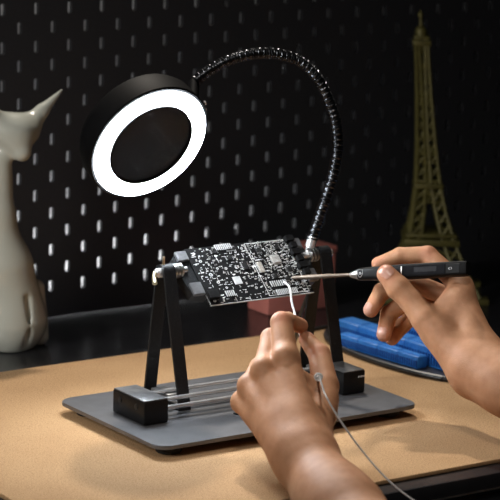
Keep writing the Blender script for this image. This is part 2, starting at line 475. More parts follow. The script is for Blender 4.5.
for yy, zz in ((-0.014, 0.0218), (-0.002, 0.0258), (0.010, 0.0218), (0.022, 0.0258)):
    bm = bmesh.new()
    lathe(bm, (-0.092, yy, zz), (1, 0, 0), [(0, 0.0021), (0.187, 0.0021)], 20)
    obj('rod', bm, CHROME, ST)

# inverted-V uprights: a 12 mm strap bent over the axle
PV_Y, PV_Z = 0.036, 0.1335
STRAPW = 0.0125
def strap_side(xc, sgn, yfoot):
    """one leg of the bent strap, sgn = -1 front / +1 rear"""
    bm = bmesh.new(); t = 0.0026; r_in = 0.0048
    d = Vector((0, yfoot-PV_Y, PT-PV_Z)); d.normalize()
    nrm = Vector((0, d.z, -d.y))
    if nrm.y*sgn < 0: nrm = -nrm
    pts_o, pts_i = [], []
    a0 = PI/2; a1 = math.atan2(nrm.z, nrm.y)
    if sgn < 0 and a1 < 0: a1 += 2*PI
    for k in range(9):
        a = a0 + (a1-a0)*k/8
        e = Vector((0, math.cos(a), math.sin(a)))
        c = Vector((0, PV_Y, PV_Z))
        pts_i.append(c + e*r_in); pts_o.append(c + e*(r_in+t))
    L = (PV_Z-PT)/abs(d.z)
    end_i = pts_i[-1] + d*L; end_o = pts_o[-1] + d*L
    for e in (end_i, end_o): e.z = PT+0.0004
    pts_i.append(end_i + Vector((0, 0, t))); pts_o.append(end_o)
    # short foot flange turned inwards
    pts_i.append(end_i + Vector((0, -sgn*0.010, t))); pts_o.append(end_o + Vector((0, -sgn*0.0125, 0)))
    rows = []
    for o_, i_ in zip(pts_o, pts_i):
        rows.append([bm.verts.new(Vector((xc-STRAPW/2, o_.y, o_.z))), bm.verts.new(Vector((xc+STRAPW/2, o_.y, o_.z))),
                     bm.verts.new(Vector((xc+STRAPW/2, i_.y, i_.z))), bm.verts.new(Vector((xc-STRAPW/2, i_.y, i_.z)))])
    for a, b in zip(rows, rows[1:]):
        for k in range(4): bm.faces.new((a[k], a[(k+1) % 4], b[(k+1) % 4], b[k]))
    bm.faces.new(rows[0][::-1]); bm.faces.new(rows[-1])
    return bm
LX, RX = -0.0600, 0.1155
for xc in (LX, RX):
    obj('leg', strap_side(xc, -1, 0.006), BLACKM, ST)
    obj('leg', strap_side(xc, 1, 0.054), BLACKM, ST)
    bm = bmesh.new(); box(bm, (xc, 0.030, PT+0.0105), (STRAPW+0.004, 0.030, 0.003), bev=0.0008)
    obj('foot_bridge', bm, BLOCKTOP, ST)
# axles with knurled nuts
for xc, s in ((LX, 1), (RX, -1)):
    bm = bmesh.new()
    p = Vector((xc - s*0.0115, PV_Y, PV_Z))
    lathe(bm, p, (s, 0, 0), [(0, 0.003), (0.0006, 0.0036), (0.0030, 0.0040), (0.0032, 0.0045), (0.0250, 0.0045), (0.0252, 0.0030), (0.034, 0.0030)], 28)
    ax_ = obj('axle', bm, CHROME, ST)
    bm = bmesh.new()
    for k in range(3):
        prof = [(0, 0.0046), (0.0003, 0.0068), (0.0022, 0.0070), (0.0025, 0.0046)]
        annulus(bm, p + X*s*(0.0185+0.0033*k), (s, 0, 0), prof, 28)
    obj('knurled_nut', bm, STEEL, ax_)
    if s < 0: continue
    bm = bmesh.new()
    q = Vector((xc - s*0.0125, PV_Y-0.001, PV_Z+0.001))
    tube(bm, [q, q+Vector((-s*0.003, -0.004, -0.004)), q+Vector((-s*0.005, -0.009, -0.008))], lambda t: 0.0018+0.0006*t, 10)
    tube(bm, [q+Vector((0.010, 0.001, 0.004)), q+Vector((0.010, 0.001, 0.0135))], 0.0014, 10)
    obj('wing_screw', bm, BRASS if s > 0 else STEEL, ax_)

# tilted plane of the clamped board: local X along the axle, Y up the slope, Z out of the board
TILT = math.radians(42.48)
AXO = Vector((0, 0.036, 0.134))
EX = X.copy(); ET = Vector((0, math.cos(TILT), math.sin(TILT))); EN = Vector((0, -math.sin(TILT), math.cos(TILT)))
def on_board(x, t, n=0.0): return AXO + EX*x + ET*t + EN*n
def jaw(xin, s):
    """clamp jaw whose inner face is at xin; s = +1 body extends to -x (left jaw), -1 to +x"""
    def px(x): return xin - s*x
    bm = bmesh.new()
    prof = [(-0.004, -0.031), (0.0105, -0.027), (0.0135, -0.006), (0.0135, 0.008), (0.0105, 0.017), (-0.004, 0.020)]
    poly = [(px(x), t) for x, t in prof]
    prism(bm, poly, on_board(0, 0, -0.0115), EX, ET, EN, 0.010)
    j = obj('clamp_jaw', bm, BLACKM, ST, smooth=False)
    j['label'] = 'black bevelled jaw gripping the short edge of the board'
    for t0, t1 in ((0.0085, 0.0190), (-0.0300, -0.0165)):
        bm = bmesh.new()
        x0, x1 = px(0.0105), px(-0.0015)
        poly = [(x0, t0), (x1, t0), (x1, t1), (x0, t1)]
        prism(bm, poly, on_board(0, 0, -0.0013), EX, ET, EN, 0.0036)
        bmesh.ops.bevel(bm, geom=bm.edges[:], offset=0.0006, segments=2, affect='EDGES')
        tb = obj('clamp_tab', bm, TABM, j)
    bm = bmesh.new()
    poly = [(px(-0.0125), -0.0375), (px(-0.0015), -0.0375), (px(-0.0015), -0.0290), (px(-0.0125), -0.0290)]
    if s > 0: prism(bm, poly, on_board(0, 0, 0.0011), EX, ET, EN, 0.0045)
    else:
        for k in range(6):
            t = -0.024 + k*0.0078
            xk = px(-0.0045 - 0.0022*(k % 2))
            prism(bm, [(px(0.002), t), (xk, t), (xk, t+0.0058), (px(0.002), t+0.0058)], on_board(0, 0, 0.0011), EX, ET, EN, 0.005)
    obj('rubber_pad' if s > 0 else 'stop_block', bm, BLACKB, j, smooth=False)
    return j
jaw(-0.0325, 1)
jaw(0.0862, -1)

# gooseneck
GN = [(312, 240, 0.040), (320, 215, 0.041), (328, 192, 0.043), (334, 170, 0.045), (337.3, 148, 0.047), (336, 125, 0.049), (329.6, 103, 0.052), (317.6, 78, 0.056),
      (301.6, 62.5, 0.060), (284, 55.5, 0.064), (263, 53, 0.068), (244, 55.5, 0.072), (228, 60.5, 0.076), (214, 67.5, 0.080), (203, 75, 0.083), (194, 82, 0.085)]
gp = resample(spline([at_plane(u, v, 1, y) for u, v, y in GN], 8), 0.0012)
bm = bmesh.new()
tube(bm, gp, 0.0044, 14)
gn = obj('gooseneck', bm, NECKM, ST)
# coil windings: one fine helix wound round the neck
def helix(path, R, pitch, turns_seg=14):
    L = 0; out = []
    d = (path[1]-path[0]).normalized(); a, b, _ = frame_of(d)
    n = len(path); fine = resample(path, pitch/turns_seg)
    ang = 0
    m_ = len(fine)
    for i, p in enumerate(fine):
        dn = (fine[min(i+1, m_-1)]-fine[max(i-1, 0)]).normalized()
        q = d.rotation_difference(dn); a = q @ a; b = q @ b; d = dn
        ang += 2*PI/turns_seg
        out.append(p + (a*math.cos(ang) + b*math.sin(ang))*R)
    return out
bm = bmesh.new(); tube(bm, helix(gp, 0.0047, 0.0026), 0.0009, 6)
obj('coil', bm, NECKM, gn)
g0 = gp[0]; gd = (gp[0]-gp[6]).normalized()
bm = bmesh.new(); lathe(bm, g0 - gd*0.003, gd, [(0, 0.0044), (0.0005, 0.0050), (0.010, 0.0050), (0.0105, 0.0038), (0.016, 0.0036)], 24)
obj('ferrule', bm, CHROME, gn)

# lamp head
LC = Vector((-0.064, 0.06, 0.2483)); LN = Vector((0.02845, -0.88954, -0.45596)).normalized()
bm = bmesh.new()
lathe(bm, LC - LN*0.034, LN, [(0, 0.044), (0.0015, 0.050), (0.006, 0.0575), (0.013, 0.0605), (0.0325, 0.0612), (0.034, 0.0598)], 72)
lh = obj('lamp_head', bm, LAMPB, ST)
bm = bmesh.new()
annulus(bm, LC + LN*0.0002, LN, [(0, 0.0430), (0, 0.0575), (0.0018, 0.0570), (0.0026, 0.0555), (0.0026, 0.0448), (0.0018, 0.0434)], 96)
rg = obj('ring_diffuser', bm, RINGM, lh); rg['label'] = 'glowing white light ring'
bm = bmesh.new()
annulus(bm, LC + LN*0.0002, LN, [(0, 0.0408), (0, 0.0428), (0.003, 0.0428), (0.003, 0.0408)], 96)
obj('lens_rim', bm, LAMPB, lh)
bm = bmesh.new(); lathe(bm, LC + LN*0.0001, LN, [(0, 0.0406), (0.0002, 0.0407), (0.0004, 0.0407)], 72)
obj('lens_backing', bm, CAVITY, lh)
bm = bmesh.new(); lathe(bm, LC + LN*0.0007, LN, [(0, 0.0406), (0.0002, 0.0406), (0.0012, 0.034), (0.0020, 0.024), (0.0024, 0.012), (0.0025, 0.001)], 72)
obj('lens', bm, LENSM, lh)
# bracket between neck and head
ge = gp[-1]
radial = (ge - LC); radial = (radial - LN*radial.dot(LN)).normalized()
bm = bmesh.new()
tube(bm, [ge, LC - LN*0.018 + radial*0.056], 0.0052, 14)
br = obj('neck_joint', bm, LAMPB, lh)
for k, off in enumerate((0.0, 0.010)):
    bm = bmesh.new()
    q = LC - LN*(0.006+off) + radial*0.0612 + X*0.006*k
    lathe(bm, q, radial, [(0, 0.0022), (0.0014, 0.0022), (0.0020, 0.0012)], 12)
    obj('screw', bm, CHROME, lh)

# ------------------------------------------------------- circuit board
PCB = thing('circuit_board', 'black circuit board with white print and solder pads clamped in the holder', 'circuit board',
            AXO, (TILT, 0, 0))
BX0, BX1, BT0, BT1 = -0.0309, 0.0843, -0.0428, 0.0212
bm = bmesh.new(); box(bm, ((BX0+BX1)/2, (BT0+BT1)/2, 0), (BX1-BX0, BT1-BT0, 0.0016))
obj('board', bm, BOARD, PCB, smooth=False)
bm = bmesh.new()
for (xa, xb, ya, yb) in ((BX0, BX1, BT0-0.0001, BT0+0.0003), (BX0, BX0+0.0003, BT0, -0.030), ):
    box(bm, ((xa+xb)/2, (ya+yb)/2, 0), (xb-xa, yb-ya, 0.00165))
obj('board_edge', bm, PRINT, PCB, smooth=False)
silk = bmesh.new(); pads = bmesh.new()
ZS = 0.00084
def srect(x, y, w, h, z=ZS, bmx=None): box(bmx or silk, (x, y, z), (w, h, 0.0001))
def sframe(x0, y0, x1, y1, w=0.0005):
    srect((x0+x1)/2, y0, x1-x0+w, w); srect((x0+x1)/2, y1, x1-x0+w, w)
    srect(x0, (y0+y1)/2, w, y1-y0); srect(x1, (y0+y1)/2, w, y1-y0)
occupied = []
def free(x, y, w, h):
    return all(abs(x-a)*2 > w+c+0.0008 or abs(y-b)*2 > h+d+0.0008 for a, b, c, d in occupied)
def chip(x, y, w, h, material=CHIPM, z=0.0013, legs='lr'):
    occupied.append((x, y, w+0.002, h+0.002))
    b = bmesh.new(); box(b, (x, y, 0.0008+z/2), (w, h, z), bev=0.0002, seg=1)
    c = obj('chip', b, material, PCB, smooth=False)
    b = bmesh.new()
    n = max(2, int(h/0.0014))
    if 'l' in legs:
        for k in range(n):
            yy = y - h/2 + h*(k+0.5)/n
            for s in (-1, 1): box(b, (x+s*(w/2+0.0006), yy, 0.0010), (0.0014, 0.0006, 0.0004))
    if 't' in legs:
        n2 = max(2, int(w/0.0014))
        for k in range(n2):
            xx = x - w/2 + w*(k+0.5)/n2
            for s in (-1, 1): box(b, (xx, y+s*(h/2+0.0006), 0.0010), (0.0006, 0.0014, 0.0004))
    if b.verts: obj('pin', b, SOLDERM, c, smooth=False)
    else: b.free()
    box(silk, (x-w/2+0.0010, y+h/2-0.0010, 0.0008+z+0.00004), (0.0006, 0.0006, 0.0001))
# main zones read off the photograph
sframe(0.0350, -0.0405, 0.0800, 0.0196)
chip(0.0604, -0.0016, 0.0090, 0.0090, CERAM, legs='lt')
chip(0.0089, -0.0196, 0.0085, 0.0085, SOLDERM, z=0.0006, legs='')
chip(0.0400, -0.0085, 0.0046, 0.0120, CERAM)
chip(0.0245, -0.0045, 0.0060, 0.0090)
chip(0.0120, 0.0060, 0.0060, 0.0050)
chip(0.0470, 0.0110, 0.0060, 0.0050, legs='t')
chip(0.0680, 0.0120, 0.0050, 0.0060)
chip(0.0700, -0.0140, 0.0060, 0.0060, legs='lt')
chip(0.0510, -0.0200, 0.0050, 0.0055)
chip(-0.0010, 0.0150, 0.0055, 0.0045)
chip(0.0180, 0.0160, 0.0110, 0.0030, legs='t')
chip(0.0620, -0.0240, 0.0045, 0.0040, legs='t')
# pads etched inside the bright square packages
for i in range(6):
    for j in range(6):
        box(pads, (0.0604-0.0036+i*0.00145, -0.0016-0.0036+j*0.00145, 0.0022), (0.0010, 0.0008, 0.0002))
# header rows near the lower right corner and the upper left edge
def header(x, y, n, dx):
    occupied.append((x+dx*(n-1)/2, y, abs(dx)*n, 0.0080))
    b = bmesh.new()
    for k in range(n):
        box(b, (x+k*dx, y, 0.0018), (0.0008, 0.0062, 0.0009))
    return obj('header_pins', b, SOLDERM, PCB, smooth=False)
header(0.0420, -0.0285, 8, 0.0024)
header(0.0440, -0.0385, 12, 0.0020)
header(0.0020, 0.0185, 9, 0.0021)
header(-0.0100, -0.0330, 5, 0.0021)
# round plated holes
for x, y, r in ((-0.020, 0.006, 0.0022), (-0.0160, -0.0100, 0.0026), (-0.006, -0.004, 0.0018), (-0.0120, -0.0190, 0.0022), (0.0030, -0.0050, 0.0020), (0.0015, 0.0040, 0.0014),
                (-0.0060, -0.0260, 0.0017), (0.0250, -0.0300, 0.0019), (0.0300, 0.0150, 0.0018), (-0.0230, 0.0150, 0.0018), (-0.0250, -0.0385, 0.0020)):
    if not free(x, y, r*2, r*2): continue
    r *= 0.72; occupied.append((x, y, r*2, r*2))
    b = bmesh.new(); annulus(b, (x, y, 0.0007), (0, 0, 1), [(0, r*0.5), (0, r), (0.0005, r), (0.0005, r*0.5)], 18)
    obj('plated_hole', b, SOLDERM, PCB)
# small parts: capacitors and resistors
proto = {}
def small(kind, x, y, rot):
    w, h = (0.0021, 0.0011) if kind == 'resistor' else (0.0019, 0.0012)
    ww, hh = (w, h) if not rot else (h, w)
    if not free(x, y, ww, hh): return False
    occupied.append((x, y, ww, hh))
    if kind not in proto:
        b = bmesh.new(); box(b, (0, 0, 0.0005), (w*0.55, h*0.9, 0.0009))
        o = obj(kind, b, CHIPM if kind == 'resistor' else CERAM, PCB, smooth=False)
        b = bmesh.new()
        for s in (-1, 1): box(b, (s*w*0.41, 0, 0.0005), (w*0.18, h, 0.0010))
        e = obj('end_cap', b, SOLDERM, o, smooth=False); proto[kind] = (o, e)
    else:
        o = proto[kind][0].copy(); COL.objects.link(o); o.parent = PCB
        e = proto[kind][1].copy(); COL.objects.link(e); e.parent = o
    o.location = (x, y, 0.0008); o.rotation_euler = (0, 0, PI/2 if rot else 0)
    return True
cnt = {'capacitor': 0, 'resistor': 0}
tries = 0
while sum(cnt.values()) < 128 and tries < 4000:
    tries += 1
    k = 'capacitor' if cnt['capacitor'] < 64 and random.random() < 0.5 else 'resistor'
    if cnt[k] >= 64: k = 'capacitor' if k == 'resistor' else 'resistor'
    if random.random() < 0.76: x, y = random.uniform(0.036, 0.0815), random.uniform(-0.040, 0.019)
    else: x, y = random.uniform(-0.028, 0.034), random.uniform(-0.040, 0.019)
    if small(k, round(x/0.0012)*0.0012, round(y/0.0012)*0.0012, random.random() < 0.5): cnt[k] += 1
# printed pads, traces and designators
for _ in range(1500):
    x, y = random.uniform(BX0+0.003, BX1-0.003), random.uniform(BT0+0.0015, BT1-0.0015)
    if x < 0.034 and random.random() < 0.66: continue
    if not free(x, y, 0.0014, 0.0014): continue
    k = random.random()
    if k < 0.45:
        srect(x, y, random.uniform(0.0006, 0.0016), random.uniform(0.0005, 0.0010), bmx=pads)
    elif k < 0.75:
        n = random.randint(2, 4)
        for i in range(n): srect(x+0.0009*i, y, 0.0005, 0.0010)
    else:
        if random.random() < 0.5: srect(x, y, random.uniform(0.002, 0.005), 0.00035)
        else: srect(x, y, 0.00035, random.uniform(0.002, 0.005))
s_ = obj('print', silk, SILK, PCB, smooth=False); s_['label'] = 'white printed markings'
obj('pad', pads, SOLDERM, PCB, smooth=False)['kind'] = 'stuff'

# ------------------------------------------------------- soldering iron
IA = at(288, 278.2, 2.199); IB = at(468.5, 268.5, 2.12)
idir = (IB-IA).normalized(); IL = (IB-IA).length
def ipt(u): return IA + idir*IL*((u-288)/180.5)
iron = thing('soldering_iron', 'black pen soldering iron held in the right hand, steel tip touching the board', 'soldering iron')
toC = (CAM - ipt(420)).normalized()
inr = (toC - idir*toC.dot(idir)).normalized()
iup = idir.cross(inr); iup = -iup if iup.z < 0 else iup
_q = math.radians(9)
inr, iup = inr*math.cos(_q) + iup*math.sin(_q), iup*math.cos(_q) - inr*math.sin(_q)
S = IL/180.5
bm = bmesh.new()
lathe(bm, IA, idir, [(0, 0.0004), (6*S, 0.0016), (8*S, 0.0021), (44*S, 0.0021), (45*S, 0.0017), (66*S, 0.0016)], 20)
obj('tip', bm, TIPM, iron)
bm = bmesh.new()
lathe(bm, ipt(351.5), idir, [(0, 0.0019), (1*S, 0.0026), (6*S, 0.0040), (8*S, 0.0044), (8.6*S, 0.0053), (12*S, 0.0053)], 24)
obj('ferrule', bm, STEEL, iron)
bm = bmesh.new()
def section(u, hw, r, n=5):
    return [bm.verts.new(ipt(u) + inr*x + iup*y) for x, y in round_rect(2*hw, 2*hw, r, n)]
secs = [section(360.5, 0.0050, 0.0040), section(361.5, 0.0056, 0.0040), (section(377, 0.0061, 0.0036)), section(392, 0.0064, 0.0030), section(405, 0.0066, 0.0024),
        section(467, 0.0066, 0.0024), section(468.5, 0.0060, 0.0022)]
for a, b in zip(secs, secs[1:]):
    for i in range(len(a)): bm.faces.new((a[i], a[(i+1) % len(a)], b[(i+1) % len(a)], b[i]))
bm.faces.new(secs[0]); bm.faces.new(secs[-1][::-1])
hd = obj('handle', bm, HANDLEM, iron)
rotI = Matrix((idir, iup, inr)).transposed()
def plate(u, dv, n0, wu, h, t, material, name, parent, bev=0.0):
    bm = bmesh.new(); box(bm, ipt(u) + iup*dv + inr*n0, (wu*S, h, t), rot=rotI, bev=bev, seg=1)
    return obj(name, bm, material, parent, smooth=False)
sc = plate(427.5, 0, 0.0066, 42, 0.0088, 0.0006, SCREENM, 'screen', hd, 0.0002)
plate(429, 0.0005, 0.00695, 22, 0.0046, 0.0002, PANELM, 'display', sc)
plate(405.7, 0, 0.0067, 0.9, 0.0084, 0.0008, STEEL, 'screen_edge', sc)
plate(456, 0, 0.0066, 13, 0.0088, 0.0005, HANDLEM, 'button', hd, 0.0002)
bm = bmesh.new()
c0 = ipt(453.5) + inr*0.0069
for s in (-1, 1):                        # two small chevrons facing apart, as on the button
    for t in (-1, 1):
        tube(bm, [c0 + idir*s*0.0016, c0 + idir*s*0.0005 + iup*t*0.0012], 0.00024, 6)
obj('button_symbol', bm, PRINT, hd)
bm = bmesh.new()
c1 = ipt(364.2) + inr*0.0059
sh = [(-0.0030, 0.0030), (0, 0.0036), (0.0030, 0.0030), (0.0028, -0.0006), (0.0014, -0.0028), (0, -0.0038), (-0.0014, -0.0028), (-0.0028, -0.0006), (-0.0030, 0.0030)]
tube(bm, [c1 + idir*x*0.85 + iup*y for x, y in sh], 0.0002, 6)
annulus(bm, c1, inr, [(-0.0002, 0.0007), (-0.0002, 0.0011), (0.0002, 0.0011), (0.0002, 0.0007)], 16)
em = obj('emblem', bm, PRINT, hd); em['label'] = 'pale shield emblem with a small ring'

# --------------------------------------------------------------- hands
def mm(x): return x*0.001
def build_hand(name, label, palm, fingers, arm, nails, flush_pts, creases, h=0.0011, kp=0.011, kf=0.007):
    P_ = [(npv(at(*a[:3])), npv(at(*b[:3])), mm(a[3]), mm(b[3])) for a, b in palm]
    A_ = [(npv(at(*a[:3])), npv(at(*b[:3])), mm(a[3]), mm(b[3])) for a, b in arm]
    F_ = []
    for ch in fingers:
        pts = [(npv(at(*p[:3])), mm(p[3])) for p in ch]
        F_.append([(pts[i][0], pts[i+1][0], pts[i][1], pts[i+1][1]) for i in range(len(pts)-1)])
    NL = []
    for tip, root, face, wd, ln, off in nails:     # fingertip centre, previous joint, direction the nail faces, sizes in mm
        t, r0 = npv(at(*tip)), npv(at(*root)); f = npv(at(*face)) - t
        ax = U(t-r0); n = U(f - ax*(f@ax)); s = np.cross(n, ax)
        NL.append((t, ax, n, s, mm(wd), mm(ln), mm(off)))
    CR = [(npv(at(*a)), npv(at(*b)), mm(r)) for a, b, r in creases]
    def sdf(P):
        d = None
        for a, b, r1, r2 in P_:
            c = capsule(P, a, b, r1, r2); d = c if d is None else smin(d, c, kp)
        for a, b, r1, r2 in A_: d = smin(d, capsule(P, a, b, r1, r2), 0.022)
        out = d
        for ch in F_:
            f = None
            for a, b, r1, r2 in ch:
                c = capsule(P, a, b, r1, r2); f = c if f is None else smin(f, c, 0.0022)
            out = np.minimum(out, smin(d, f, kf))
        for a, b, r in CR:
            c = capsule(P, a, b, r, r)
            out = -smin(-out, c, 0.0022)
        return out
    allp = np.array([p for a, b, *_ in P_+A_ for p in (a, b)] + [p for ch in F_ for a, b, *_ in ch for p in (a, b)])
    o, V, Q = organic(name, sdf, allp.min(0)-0.036, allp.max(0)+0.036, h, [SKIN, NAIL])
    me = o.data
    # nails: raised plates of the same surface
    nv = np.zeros(len(V))
    for t, ax, n, s, wd, ln, off in NL:
        q = V - t
        a = (q@ax) - off; b = q@s; c = q@n
        ins = ((a/(ln/2))**4 + (b/(wd/2))**4) < 1
        ins &= (c > 0.0015) & (c < 0.016)
        nv[ins] = 1
        V[ins] += np.outer(0.00035*np.ones(ins.sum()), n)
    me.vertices.foreach_set('co', V.astype(np.float32).ravel())
    fm = (nv[Q].sum(1) >= 3).astype(np.int32)
    me.polygons.foreach_set('material_index', fm)
    fl_ = np.zeros(len(V))
    for p, r in flush_pts:
        c = npv(at(*p)); fl_ = np.maximum(fl_, np.clip(1-np.linalg.norm(V-c, axis=1)/mm(r), 0, 1))
    at_ = me.attributes.new('flush', 'FLOAT', 'POINT')
    at_.data.foreach_set('value', (fl_*0.6).astype(np.float32))
    me.update()
    tag(o, label, 'hand')
    return o

# left hand: back of the hand to the viewer, index finger and thumb pinching the wire
W = (297, 447, 1.925)
left = build_hand('hand', 'bare left hand raised in front of the base, pinching the solder wire',
    palm=[((306, 446, 1.928, 17), (286, 359, 1.985, 10.5)),
          ((298, 448, 1.926, 17), (264, 370, 1.983, 10)),
          ((290, 448, 1.926, 16), (250, 386, 1.987, 9.8)),
          ((284, 446, 1.930, 14), (242.5, 402, 1.996, 9.2)),
          ((312, 446, 1.935, 15), (323, 400, 1.985, 12.0)),
          ((285, 360, 1.979, 8.6), (284, 356, 1.978, 8.4)),
          ((262, 370, 1.978, 7.8), (262.5, 367, 1.977, 7.6)),
          ((300, 400, 1.975, 12), (312, 392, 1.988, 10)),
          ((300, 380, 1.985, 9), (318, 392, 1.992, 9))],
    fingers=[[(286, 359, 1.985, 11.0), (281.5, 322.5, 2.010, 9.3), (288, 321, 2.030, 7.6), (300.5, 326, 2.040, 6.6)],
             [(264, 370, 1.985, 9.8), (270.5, 338, 2.014, 8.4), (280, 344, 2.036, 7.4), (288, 352, 2.034, 6.8)],
             [(250, 386, 1.990, 9.4), (259, 367, 2.024, 8.0), (268, 366, 2.042, 7.2), (276, 366, 2.034, 6.4)],
             [(242.5, 402, 1.998, 8.6), (247, 390, 2.030, 7.2), (257, 384, 2.042, 6.6), (264, 380, 2.036, 6.0)],
             [(320, 416, 1.972, 12.5), (325, 386, 2.000, 11.8), (319.5, 355, 2.026, 9.6), (306.5, 339.5, 2.040, 6.9)]],
    arm=[((294, 432, 1.948, 17), (309, 465, 1.918, 20.5)), ((309, 465, 1.918, 20.5), (330, 496, 1.880, 26)), ((330, 496, 1.880, 26), (345, 516, 1.855, 29)), ((345, 516, 1.855, 29), (372, 552, 1.81, 32)), ((372, 552, 1.81, 32), (440, 640, 1.70, 36))],
    nails=[((300.5, 326, 2.040), (288, 321, 2.030), (303, 316, 2.046), 9.5, 10.5, 1.5),
           ((306.5, 339.5, 2.040), (319.5, 355, 2.026), (320, 334, 2.040), 11, 12, 2.0)],
    flush_pts=[((281.5, 316, 2.003), 13), ((300.5, 326, 2.040), 13), ((318, 352, 2.02), 12), ((306, 339, 2.04), 12)],
    creases=[], kp=0.0055)

# right hand: thumb in front of the handle, index above it, the others curled below
right = build_hand('hand', 'bare right hand holding the black soldering iron like a pen', h=0.0011,
    palm=[((482, 366, 2.100, 20), (461, 286, 2.142, 8.5)),
          ((482, 366, 2.104, 20), (456, 300, 2.156, 9.5)),
          ((480, 368, 2.106, 19), (450, 318, 2.166, 9.0)),
          ((478, 372, 2.106, 18), (444, 334, 2.172, 8.0)),
          ((472, 372, 2.100, 18), (434, 334, 2.128, 12.0)),
          ((460, 290, 2.138, 9), (434, 318, 2.132, 9)),
          ((460, 298, 2.134, 10), (442, 330, 2.124, 12))],
    fingers=[[(461, 286, 2.142, 9.6), (428, 255, 2.160, 8.4), (400, 255.5, 2.166, 7.4), (378.5, 264, 2.170, 6.5)],
             [(456, 300, 2.156, 9.0), (412, 282, 2.170, 8.8), (382, 291.5, 2.176, 8.0), (371, 310, 2.168, 7.0)],
             [(450, 318, 2.166, 8.8), (412, 297, 2.178, 8.6), (389, 314, 2.180, 8.0), (384, 334.5, 2.170, 7.0)],
             [(444, 334, 2.172, 8.0), (418, 312, 2.188, 7.8), (402, 326, 2.190, 7.2), (392, 338.5, 2.184, 6.6)],
             [(456, 352, 2.110, 15.0), (425, 319, 2.124, 12.6), (411, 301, 2.131, 10.6), (398.5, 288, 2.135, 11.0), (386.5, 274.2, 2.138, 8.9)]],
    arm=[((482, 368, 2.100, 23), (508, 386, 2.075, 23)), ((508, 386, 2.075, 23), (570, 420, 2.03, 28)), ((570, 420, 2.03, 28), (680, 470, 1.95, 34))],
    nails=[((386.5, 274, 2.139), (399.5, 287, 2.137), (391, 272, 2.115), 12.5, 12.5, 1.2),
           ((371, 311, 2.168), (382, 291.5, 2.176), (362, 307, 2.160), 10.5, 11.5, 1.2),
           ((383.5, 335, 2.170), (389, 314, 2.180), (376, 334, 2.155), 10.5, 11.5, 1.0),
           ((378.5, 264, 2.170), (400, 255.5, 2.166), (376, 256, 2.180), 10, 11, 1.5)],
    flush_pts=[((386, 274, 2.134), 15), ((371, 311, 2.168), 15), ((383, 334, 2.168), 14), ((378, 264, 2.170), 14), ((392, 339, 2.182), 12), ((428, 253, 2.155), 12), ((440, 292, 2.14), 14)],
    creases=[])

# --------------------------------------------------------- solder wire
tipb = on_board(0.0565, -0.0279, 0.0018)
wp = [tipb, tipb.lerp(at(291, 301, 2.100), 0.55) + Vector((0.002, 0, 0.004)), at(291.8, 302, 2.100), at(294.6, 313, 2.066), at(297, 325, 2.052), at(302, 340, 2.052), at(311, 360, 2.036), at(316.5, 372, 2.012), at(317.5, 376, 1.985), at(318, 377.5, 1.965)]
knot = []
kc = at(318.5, 377, 1.964)
for k in range(22):
    a = 2*PI*k/11 + 2.0
    knot.append(kc + AX*math.cos(a)*(0.0030 - 0.0004*(k/22)) - AY*math.sin(a)*0.0028 + AZ*(-0.0020 + 0.0030*k/22))
tail = [at(321, 382, 1.958), at(326, 396, 1.950), at(340, 420, 1.947), at(360, 448, 1.943), at(384, 476, 1.934), at(410, 498, 1.924), at(450, 522, 1.91), at(520, 560, 1.88)]
wire = thing('solder_wire', 'thin silver solder wire running from the board through the left hand', 'wire')
bm = bmesh.new(); tube(bm, resample(spline(wp, 8), 0.0015), 0.00105, 10); obj('strand', bm, WIREM, wire)
bm = bmesh.new(); tube(bm, resample(spline(knot, 4), 0.0008), 0.00095, 8); obj('coiled_loop', bm, WIREM, wire)
bm = bmesh.new(); tube(bm, resample(spline([knot[-1]] + tail, 8), 0.002), 0.0008, 10); obj('strand', bm, WIREM, wire)

# ---------------------------------------------------------- ceramic cat
CY = 0.342
def cp_(u, v, dy=0.0): return npv(at_plane(u, v, 1, CY+dy))
K = 1/950.0
def cat_sdf(P):
    ez = np.array([0, 0, 1.]); fw = npv(-AZ); fw[2] = 0; fw = U(fw); rt = np.cross(fw, ez); rt = -rt if rt @ npv(AX) < 0 else rt
    def cap(a, b, r1, r2): return capsule(P, a, b, r1*K, r2*K)
    d = cap(cp_(8, 318), cp_(4, 268), 38, 28)
    d = smin(d, cap(cp_(2, 262), cp_(-1, 215), 26, 14.5), 0.012)
    d = smin(d, cap(cp_(-1, 215), cp_(0, 160), 14.5, 11.5), 0.010)
    # haunch and front legs in relief
    hau = ellipsoid(P, cp_(14, 318) + fw*0.018, rt, fw, ez, (20*K, 22*K, 34*K))
    d = smin(d, hau, 0.006)
    leg = cap(cp_(37, 286) + fw*0.006, cp_(40.5, 334) + fw*0.010, 8.0, 9.0)
    d = smin(d, leg, 0.0045)
    gro = cap(cp_(31, 290) + fw*0.040, cp_(31, 345) + fw*0.044, 3.2, 3.2)
    d = -smin(-d, gro, 0.004)
    # head with a pointed muzzle
    hd = ellipsoid(P, cp_(13, 132), rt, fw, ez, (23*K, 21*K, 19*K))
    muz = cap(cp_(17, 138) + fw*0.010, cp_(24, 149) + fw*0.020, 13.5, 9.0)
    hd = smin(hd, muz, 0.009)
    for s, tipu, tipv in ((1, 62, 90), (-1, -26, 86)):
        root = cp_(28 if s > 0 else 2, 127); mid = cp_(42 if s > 0 else -9, 111); tp = cp_(tipu, tipv)
        e = smin(cap(root, mid, 12.5, 6.5), cap(mid, tp, 6.5, 1.3), 0.004)
        hd = smin(hd, e, 0.010)
    eye = ellipsoid(P, cp_(29, 139) + fw*0.021, rt, fw, ez, (4.5*K, 4*K, 5*K))
    hd = smin(hd, eye, 0.002)
    d = smin(d, hd, 0.009)
    # flat underside on the desk
    return np.maximum(d, (DESK_Z + 0.0002) - P[:, 2])
